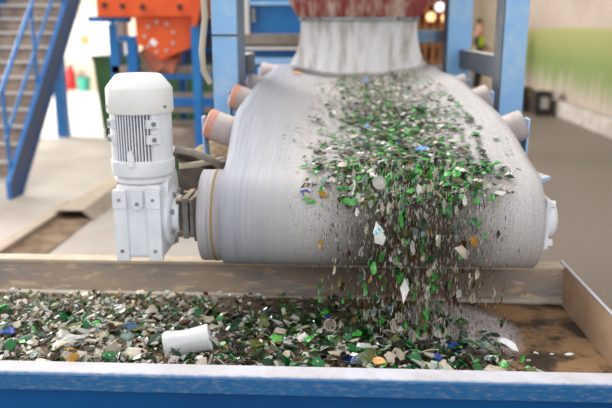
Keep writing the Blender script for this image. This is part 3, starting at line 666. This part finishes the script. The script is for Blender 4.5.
p0 = MB().lathe([(.018, -.02), (.010, .01), (.001, .03)], Matrix.Translation((0, -.108, 1.73)), 8).build('nose', 'skin_tone', None); p0.parent = t
p0 = MB().box((-.025, -.108, 1.685), (.025, -.098, 1.693)).build('mouth', 'faded_orange', None); p0.parent = t

# ------------------------------------------------------------------ broken glass
def shard_geo(rnd, n=None, elong=1.0, curve=None, th=.06):
    """unit-size shard: irregular outline, two curved faces and a broken edge"""
    n = n or rnd.choice([4, 5, 5, 6, 7]); curve = rnd.uniform(0, .55) if curve is None else curve
    angs = sorted(2*math.pi*(k+rnd.uniform(-.32, .32))/n for k in range(n))
    out = [(math.cos(a)*rnd.uniform(.65, 1.15)*elong, math.sin(a)*rnd.uniform(.5, 1.0)) for a in angs]
    pts = []
    for k in range(n):
        p, q_ = out[k], out[(k+1) % n]; pts.append(p)
        pts.append(((p[0]+q_[0])/2*rnd.uniform(.88, 1.04), (p[1]+q_[1])/2*rnd.uniform(.88, 1.04)))
    m = len(pts)
    def h(x, y): return curve*(.35-x*x*.5)
    V, F = [], []
    for s in (1, -1):
        V.append((0, 0, h(0, 0)+s*th))
        for f in (.55, 1.0):
            for x, y in pts: V.append((x*f, y*f, h(x*f, y*f)+s*th*(1 if f < 1 else .8)))
    B = 1+2*m
    for s, o in ((0, 0), (1, B)):
        for k in range(m):
            a, b_ = o+1+k, o+1+(k+1) % m
            f1 = (o, a, b_); f2 = (a, a+m, b_+m, b_)
            F.append(f1 if not s else f1[::-1]); F.append(f2 if not s else f2[::-1])
    for k in range(m):
        a, b_ = 1+m+k, 1+m+(k+1) % m; F.append((a, B+a, B+b_, b_))
    return V, F
rnd = random.Random(11)
PROTO = [shard_geo(rnd, elong=rnd.choice([1, 1, 1.25, 1.6])) for _ in range(16)]
SPLINT = [shard_geo(rnd, n=7, elong=rnd.uniform(1.9, 2.6), th=.10, curve=.2) for _ in range(6)]
NEEDLE = [shard_geo(rnd, n=6, elong=rnd.uniform(4, 6.5), th=.2, curve=.1) for _ in range(6)]
MESHCACHE = {}
def shard_mesh(kind, i, m):
    k = (kind, i, m)
    if k not in MESHCACHE:
        V, F = (PROTO if kind == 'p' else SPLINT)[i]
        me = bpy.data.meshes.new('shard'); me.from_pydata(V, [], F); me.materials.append(MATS[m]); MESHCACHE[k] = me
    return MESHCACHE[k]
KN = {'glass_green': ('green_glass_shard', 'green'), 'glass_emerald': ('green_glass_shard', 'green'), 'glass_deep_green': ('dark_green_glass_shard', 'dark green'),
      'glass_olive': ('olive_glass_shard', 'olive'), 'glass_clear': ('clear_glass_shard', 'clear'), 'glass_aqua': ('clear_glass_shard', 'clear'), 'glass_frost': ('frosted_glass_shard', 'frosted pale'),
      'glass_brown': ('brown_glass_shard', 'brown'), 'glass_amber': ('amber_glass_shard', 'amber'), 'glass_black': ('black_glass_shard', 'near-black'),
      'glass_blue': ('blue_glass_shard', 'deep blue'), 'ceramic_white': ('white_ceramic_shard', 'white opaque')}
SHORT = {}
def put(m, loc, rot, s, where, kind='p'):
    me = shard_mesh(kind, rnd.randrange(len(PROTO if kind == 'p' else SPLINT)), m)
    nm, c = KN[m]
    o = bpy.data.objects.new(nm, me); COL.objects.link(o); o.location = loc; o.rotation_euler = rot; o.scale = (s, s, max(.55, min(1.2, .03/s))*s)
    mat_w = 'shard of broken crockery' if c == 'white opaque' else 'glass shard'
    x, y, z = loc; sz = 'small' if s < .0135 else 'medium' if s < .0175 else 'large'
    if where == 'belt':
        zone = 'rolling over the drum lip' if y < 2.34 else 'just behind the drum lip' if y < 2.65 else 'on the belt level with the nearest rollers' if y < 3.0 else 'half way up the belt' if y < 3.7 else 'near the rubber skirt'
        side = ', left fringe' if x < .06 else ', right fringe' if x > .38 else ', left of centre' if x < .22 else ', right of centre'
    elif where == 'fall':
        zone = 'just leaving the belt' if z > 1.36 else 'falling before the drum face' if z > 1.2 else 'falling past the drum underside' if z > 1.1 else 'about to hit the trough heap'
        side = ', left side' if x < .14 else ', right side' if x > .32 else ', mid-stream'
    else:
        zone = 'in the heap along the front rim' if y < 1.82 else 'in the middle of the trough heap' if y < 2.12 else 'at the back of the trough heap'
        side = ', far left' if x < -.75 else ', below the motor' if x < -.5 else ', left of stream' if x < -.2 else ', under stream' if x < .15 else ', heap right end'
    o['label'] = '%s %s %s %s%s' % (sz, c, mat_w.replace('shard of broken crockery', 'crockery shard'), zone, side)
    o['category'] = 'shard'
    o['group'] = '%s %s %s' % (c, mat_w.replace('shard', 'shards'), {'belt': 'on the belt', 'fall': 'falling from the belt', 'trough': 'in the trough'}[where])
    return o
def pick(ws): return rnd.choices([a for a, _ in ws], [b_ for _, b_ in ws])[0]
class Mass:
    def __init__(s): s.V, s.F, s.M, s.names = [], [], [], []
    def add(s, kind, m, loc, rot, sc):
        V, F = (PROTO if kind == 'p' else SPLINT if kind == 's' else NEEDLE)[rnd.randrange(16 if kind == 'p' else 6)]
        T_ = Matrix.LocRotScale(Vector(loc), __import__('mathutils').Euler(rot), Vector((sc, sc, sc)))
        o = len(s.V); s.V += [T_ @ Vector(v) for v in V]; s.F += [tuple(i+o for i in f) for f in F]
        if m not in s.names: s.names.append(m)
        s.M += [s.names.index(m)]*len(F)
    def build(s, name, label, cat):
        me = bpy.data.meshes.new(name); me.from_pydata(s.V, [], s.F)
        for m in s.names: me.materials.append(MATS[m])
        me.polygons.foreach_set('material_index', s.M); me.update()
        o = bpy.data.objects.new(name, me); COL.objects.link(o); return tag(o, label, cat, None, 'stuff')

# ---- on the belt
WB = [('glass_green', 30), ('glass_emerald', 15), ('glass_deep_green', 13), ('glass_olive', 6), ('glass_clear', 16), ('glass_aqua', 4), ('glass_frost', 12), ('glass_brown', 12), ('glass_black', 8), ('ceramic_white', 8), ('glass_blue', 1.2), ('glass_amber', 1.5)]
def stream(y):   # centre and half-width of the glass on the belt
    return .222+.012*math.sin(y*3), .255+.03*sm(3.0, 2.4, y)
def belt_pt(spread=1.0):
    y = 2.24+(4.46-2.24)*rnd.random()**1.15
    c_, hw = stream(y); x = c_+max(-1.9, min(1.9, rnd.gauss(0, .52)))*hw*spread
    return x, y
ms = Mass()
def pickb(y):
    if y > 3.3 and rnd.random() < .45: return pick([('glass_clear', 5), ('glass_frost', 5), ('ceramic_white', 4)])
    return pick(WB)
def on_belt(s_, spread=.95, arc=.16):
    """a place and tilt on the belt, or on its bend over the drum"""
    if rnd.random() < arc:
        th_ = R(62)*rnd.random()**1.2; c_, hw = stream(2.3); x = c_+rnd.gauss(0, .50)*hw; x = max(-.1, min(.55, x)); rr_ = PR+BT+s_*.35+.004+rnd.random()*.012
        return (x, Y0-rr_*math.sin(th_), Z0+rr_*math.cos(th_)), th_
    x, y = belt_pt(spread); x = max(-.16, min(.50, x)); return (x, y, belt_top(x, y)+s_*.3+.003+rnd.random()*.010), 0
for i in range(5600):
    s = rnd.uniform(.006, .0145); p_, th_ = on_belt(s)
    ms.add('p', pickb(p_[1]), p_, (th_+rnd.gauss(0, .18), rnd.gauss(0, .18), rnd.uniform(0, 6.28)) if not th_ else (th_+rnd.gauss(0, .3), rnd.gauss(0, .3), 0), s)
for i in range(1500):
    x, y = belt_pt(1.5); s = rnd.uniform(.0015, .0045)
    x = max(-.2, min(.60, x)); ms.add('p', pick(WB+[('glass_clear', 40), ('ceramic_white', 30)]), (x, y, belt_top(x, y)+s*.3), (0, 0, rnd.uniform(0, 6.28)), s)
ms.build('glass_cullet', 'crushed green, clear and brown cullet strewn along the middle of the belt', 'cullet')
for i in range(300):
    s = rnd.uniform(.013, .021); p_, th_ = on_belt(s, .9, .22); p_ = (p_[0], p_[1], p_[2]+.004)
    if not th_ and rnd.random() < .4: y = 2.26+rnd.random(); p_ = (p_[0], y, belt_top(p_[0], y)+.014)
    put(pickb(p_[1]), p_, (th_+rnd.gauss(0, .2), rnd.gauss(0, .2), rnd.uniform(0, 6.28) if not th_ else 0), s, 'belt')
for x, y, m in ((.50, 2.95, 'glass_green'), (.47, 3.35, 'glass_green'), (.52, 2.6, 'glass_emerald'), (-.05, 2.55, 'glass_green'), (-.08, 3.0, 'glass_brown'), (-.03, 2.75, 'glass_green'), (.56, 2.5, 'glass_green'),
                (-.06, 2.38, 'glass_olive'), (-.02, 2.33, 'glass_green'), (-.07, 2.46, 'glass_brown'), (.44, 3.6, 'glass_black'), (.50, 2.42, 'glass_green'), (-.02, 2.62, 'glass_black')):
    put(m, (x, y, belt_top(x, y)+.008), (0, 0, rnd.uniform(0, 6.28)), .017, 'belt')

# ---- tumbling off the drum
WF = [('glass_green', 24), ('glass_emerald', 12), ('glass_deep_green', 10), ('glass_clear', 18), ('glass_aqua', 8), ('glass_frost', 16), ('glass_brown', 14), ('glass_black', 5), ('ceramic_white', 5), ('glass_amber', 2), ('glass_olive', 5)]
def fall_pt(extra=0, t=None):
    tt = t if t is not None else rnd.random()**.8*.305
    z = 1.455-4.9*tt*tt; y = Y0-(.95+extra)*tt
    # stay clear of the drum
    d = math.hypot(y-Y0, z-Z0)
    if z > Z0-.2 and d < .19 and y < Y0+.01:
        k = .19/d; y, z = Y0+(y-Y0)*k, Z0+(z-Z0)*k
    x = .235+rnd.gauss(0, .115)
    return max(-.05, min(.50, x)), y, z
mf = Mass()
for i in range(4200):
    x, y, z = fall_pt(rnd.uniform(-.05, .35), t=rnd.random()**.7*.31); s = rnd.uniform(.0009, .0024)
    mf.add('n', pick([('glass_brown', 42), ('glass_frost', 20), ('glass_green', 5), ('glass_emerald', 7), ('glass_clear', 14), ('glass_black', 22), ('glass_olive', 8)]), (x+rnd.gauss(0, .03), y, z), (rnd.gauss(0, .12), R(90)+rnd.gauss(0, .12), rnd.uniform(0, 6.28)), s)
mf.build('glass_grit', 'fine brown and pale glass grit raining off the drum', 'grit')
for i in range(360):
    x, y, z = fall_pt(rnd.uniform(-.05, .3)); up = rnd.random() < .82; m = pick(WF)
    s = rnd.uniform(.006, .016)*(.8 if up else 1)
    put(m, (x, y, z), (rnd.gauss(0, .15), R(90)+rnd.gauss(0, .18), R(90)+rnd.gauss(0, .6)) if up else (rnd.uniform(0, 6.28), rnd.uniform(0, 6.28), rnd.uniform(0, 6.28)), s, 'fall', 's' if up else 'p')

# ---- in the trough
WT = [('glass_green', 6), ('glass_emerald', 14), ('glass_deep_green', 32), ('glass_olive', 5), ('glass_clear', 16), ('glass_aqua', 5), ('glass_frost', 8), ('glass_brown', 7), ('glass_black', 10), ('ceramic_white', 2), ('glass_blue', .6), ('glass_amber', 1)]
WL = [('glass_green', 6), ('glass_emerald', 8), ('glass_deep_green', 17), ('glass_olive', 7), ('glass_clear', 20), ('glass_aqua', 9), ('glass_frost', 30), ('glass_brown', 5), ('glass_black', 7), ('ceramic_white', 2), ('glass_blue', .6), ('glass_amber', 1)]
def tr_pt():
    while True:
        y = rnd.uniform(1.66, 2.37); lim = .30+.20*sm(2.2, 1.9, y)
        x = rnd.uniform(-1.35, lim+.08)
        if x > lim-.1 and rnd.random() < .6: continue
        if y > 2.2 and x > -.45 and rnd.random() < .55: continue
        return x, y
mt = Mass()
for i in range(5200):
    x, y = tr_pt(); s = rnd.uniform(.006, .015)*(1-.3*sm(2.0, 2.35, y))
    mt.add('p', pick(WL if x < -.42+rnd.gauss(0, .15) else WT), (x, y, bedh(x, y)+s*.4+rnd.random()*.010), (rnd.gauss(0, .5), rnd.gauss(0, .5), rnd.uniform(0, 6.28)), s)
mt.build('glass_cullet', 'heap of crushed green, brown and clear cullet filling the trough', 'cullet')
for i in range(520):
    x, y = tr_pt(); y = min(2.36, y); s = rnd.uniform(.014, .028)*(1-.35*sm(2.0, 2.35, y))
    put(pick(WL if x < -.42+rnd.gauss(0, .15) else WT), (x, y, bedh(x, y)+.016+s*.3), (rnd.gauss(0, .45), rnd.gauss(0, .45), rnd.uniform(0, 6.28)), s, 'trough')

# ---- pieces one can single out
def special(name, m, px, py, Y, rot, s, label, cat, elong=1.2, Z=None, curve=.3, th=.08, n=None, sz=1):
    V, F = shard_geo(random.Random(hash(label) % 999 if False else sum(map(ord, label))), n=n, elong=elong, curve=curve, th=th)
    me = bpy.data.meshes.new(name); me.from_pydata(V, [], F); me.materials.append(MATS[m])
    o = bpy.data.objects.new(name, me); COL.objects.link(o)
    p = at(px, py, Y) if Z is None else atz(px, py, Z)
    o.location = p; o.rotation_euler = rot; o.scale = (s, s, s*sz); return tag(o, label, cat)
# white-turquoise label fragment and other falling pieces
o = special('label_fragment', 'ceramic_white', 379, 236, 2.03, (R(80), R(70), R(20)), .032, 'large white bottle fragment with a turquoise print, falling in front of the drum', 'fragment', 1.5, th=.05, n=5)
o2 = MB().prism([(-.5, -.45, .30), (.05, -.55, .30), (.1, .55, .30), (-.6, .35, .30)], (0, 0, .05)).build('turquoise_print', 'label_turquoise'); o2.parent = o
o2.location = (-.35, 0, -.15)
special('white_splinter', 'ceramic_white', 405, 291, 1.97, (0, R(100), R(80)), .019, 'long white splinter falling lowest, just above the heap', 'splinter', 2.0, n=4)
special('amber_fragment', 'glass_amber', 474, 242, 2.05, (R(70), R(60), R(30)), .019, 'bright amber bottle fragment falling at the right of the stream', 'fragment', 1.2, n=6)
special('pale_fragment', 'glass_frost', 462, 252, 2.04, (R(70), R(50), R(10)), .022, 'large pale grey fragment falling beside the amber one', 'fragment', 1.3, n=5)
special('pale_fragment', 'glass_frost', 438, 240, 2.04, (R(70), R(80), R(40)), .022, 'broad pale beige fragment falling under the lower right of the belt', 'fragment', 1.2, n=6)
special('aqua_splinter', 'glass_aqua', 466, 224, 2.09, (R(70), R(50), R(60)), .013, 'small pale aqua splinter falling above the amber fragment', 'splinter', 1.8, n=4)
special('blue_label_fragment', 'label_blue', 421, 149, 2.42, (R(14), R(-10), R(20)), .028, 'bright blue label scrap on the belt, largest blue piece there', 'label scrap', 1.0, n=4, curve=.1)
special('white_label_fragment', 'ceramic_white', 431, 155, 2.40, (R(14), R(8), R(60)), .017, 'white scrap lying against the blue label scrap', 'label scrap', 1.2, n=5)
special('pale_blue_fragment', 'label_blue', 367, 126, 2.62, (R(10), 0, 0), .016, 'small pale blue cap piece half way up the belt', 'cap', 1.0, n=6)
special('blue_scrap', 'label_blue', 366, 80, 3.95, (R(10), 0, 0), .024, 'bright blue scrap on the belt near the rubber skirt', 'label scrap', 1.1, n=5)
special('cream_scrap', 'cork_orange', 297, 73, 4.32, (R(10), 0, 0), .03, 'small orange scrap at the left foot of the rubber skirt', 'scrap', 1.3, n=5)
def disc(name, px, py, Y, r_, rot, m, label):
    p = at(px, py, Y)
    o = MB().lathe([(.001, -.10), (.8, -.12), (1, .0), (1, .25), (.86, .25), (.84, .06), (.001, .02)], Matrix(), 28).build(name, m, smooth=True, label=label, cat='bottle bottom')
    o.location = p; o.rotation_euler = rot; o.scale = (r_, r_, r_); return o
disc('bottle_bottom', 379, 183, 2.13, .021, (R(65), 0, R(10)), 'glass_clear', 'round clear bottle bottom tipping over the drum edge')
disc('bottle_bottom', 485, 172, 2.28, .028, (R(6), R(4), 0), 'glass_clear', 'flat clear bottle bottom lying alone on the right of the belt')
disc('bottle_bottom', 131, 331, 2.0, .028, (R(50), R(-15), 0), 'glass_paleblue', 'bluish round bottle bottom leaning in the heap, left of the glass tumbler')
# frosted tumbler lying on the heap
p = atz(187, 342, 1.026)
t = thing('glass_tumbler', (p.x, p.y, p.z), 'frosted white tumbler lying on its side, largest thing in the heap', 'tumbler')
tb = MB().lathe([(.001, -.064), (.037, -.064), (.042, -.059), (.0435, -.05), (.041, -.036), (.0365, -.012), (.0355, .01), (.037, .035), (.0385, .05), (.0385, .058), (.036, .064), (.033, .062), (.033, .03), (.032, .0), (.034, -.045), (.001, -.05)], Matrix(), 48).build('body', 'glass_frost_white', None, True)
tb.parent = t
rr = MB().lathe([(.0385, .058), (.0395, .060), (.0392, .064), (.0375, .067), (.035, .066), (.035, .058)], Matrix(), 48).build('rim', 'glass_frost_white', None, True); rr.parent = t
t.rotation_euler = (0, R(80), R(10))
TS = [('blue_scrap', 'glass_blue', 7, 331, 1.0, .022, 'crumpled deep blue scrap at the far left of the heap', 'scrap', 1.9),
      ('blue_lump', 'glass_blue', 351, 360, 1.0, .017, 'deep blue bottle-cap-like lump beside the white triangle at the front rim', 'lump', 1.4),
      ('cork_piece', 'cork_orange', 378, 361, 1.0, .020, 'orange-cream stone-like lump at the front rim', 'lump', 1.2),
      ('blue_lump', 'glass_blue', 438, 357, 1.0, .015, 'small deep blue lump right of the orange lump', 'lump', 1.1),
      ('pale_fragment', 'glass_clear', 72, 342, 1.005, .040, 'long pale aqua bottle side with a green tint, left part of the heap', 'fragment', 1.9),
      ('pale_fragment', 'glass_frost', 95, 352, 1.005, .033, 'broad frosted fragment at the front rim under the long aqua piece', 'fragment', 1.3),
      ('pale_fragment', 'glass_frost', 133, 353, 1.005, .030, 'crumpled pale fragment at the front rim left of the tumbler', 'fragment', 1.4),
      ('white_scrap', 'paper_white', 118, 307, .985, .016, 'small white block at the back of the heap', 'scrap', 1.1),
      ('white_scrap', 'ceramic_white', 494, 359, .99, .017, 'white scrap at the right end of the heap by the front rim', 'scrap', 1.2),
      ('white_scrap', 'paper_white', 355, 357, 1.005, .020, 'white triangular scrap beside the left blue lump', 'scrap', 1.4),
      ('clear_fragment', 'glass_clear', 364, 346, 1.005, .020, 'clear bottle shoulder standing up in the middle of the heap', 'fragment', 1.4),
      ('clear_fragment', 'glass_clear', 440, 335, 1.0, .022, 'tall clear shard leaning at the right of the heap', 'fragment', 1.1),
      ('white_scrap', 'ceramic_white', 199, 358, 1.01, .012, 'white chip standing in front of the tumbler', 'scrap', 1.3),
      ('yellow_scrap', 'glass_amber', 277, 341, 1.005, .014, 'thin amber sliver in the middle of the heap', 'scrap', 2.0),
      ('brown_fragment', 'glass_brown', 250, 351, 1.01, .018, 'warm brown fragment right of the tumbler', 'fragment', 1.0),
      ('blue_scrap', 'label_blue', 390, 308, .99, .011, 'small bright blue scrap at the back of the heap', 'scrap', 1.0),
      ('pebble', 'ceramic_white', 536, 353, .95, .008, 'pale chip lying alone on the sand near the front', 'pebble', 1.2),
      ('pebble', 'ceramic_white', 570, 354, .95, .010, 'pale flat chip on the sand close to the right side wall', 'pebble', 1.9),
      ('pebble', 'ceramic_white', 552, 354, .95, .007, 'tiny pale chip on the sand between the two larger chips', 'pebble', 1.2)]
o = special('white_label_scrap', 'paper_white', 508, 343, None, (R(24), R(16), R(-38)), .020, 'long white label-covered fragment at the right end of the heap', 'fragment', 2.0, Z=.985, n=6)
for nm, m, px, py, Z, s, lab, cat, el in TS:
    special(nm, m, px, py, None, (R(30) if Z > .97 else R(4), R(rnd.uniform(-12, 12)), R(rnd.uniform(-25, 25))), s, lab, cat, el, Z=Z, n=rnd.choice([5, 6]), th=.10)
def neck(px, py, Z, r_, m, rot, label):
    p = atz(px, py, Z); o = MB().lathe([(1, -.25), (1.1, 0), (1.1, .3), (1.0, .38), (.85, .3), (.85, -.2), (1, -.25)], Matrix(), 26).build('bottle_neck_ring', m, smooth=True, label=label, cat='bottle neck')
    o.location = p; o.rotation_euler = rot; o.scale = (r_,)*3
neck(330, 325, 1.0, .018, 'glass_frost', (R(70), 0, 0), 'pale broken bottle neck ring standing in the heap below the stream')
neck(337, 341, 1.0, .015, 'glass_olive', (R(60), R(20), 0), 'olive bottle neck ring with a yellow rim in the middle of the heap')
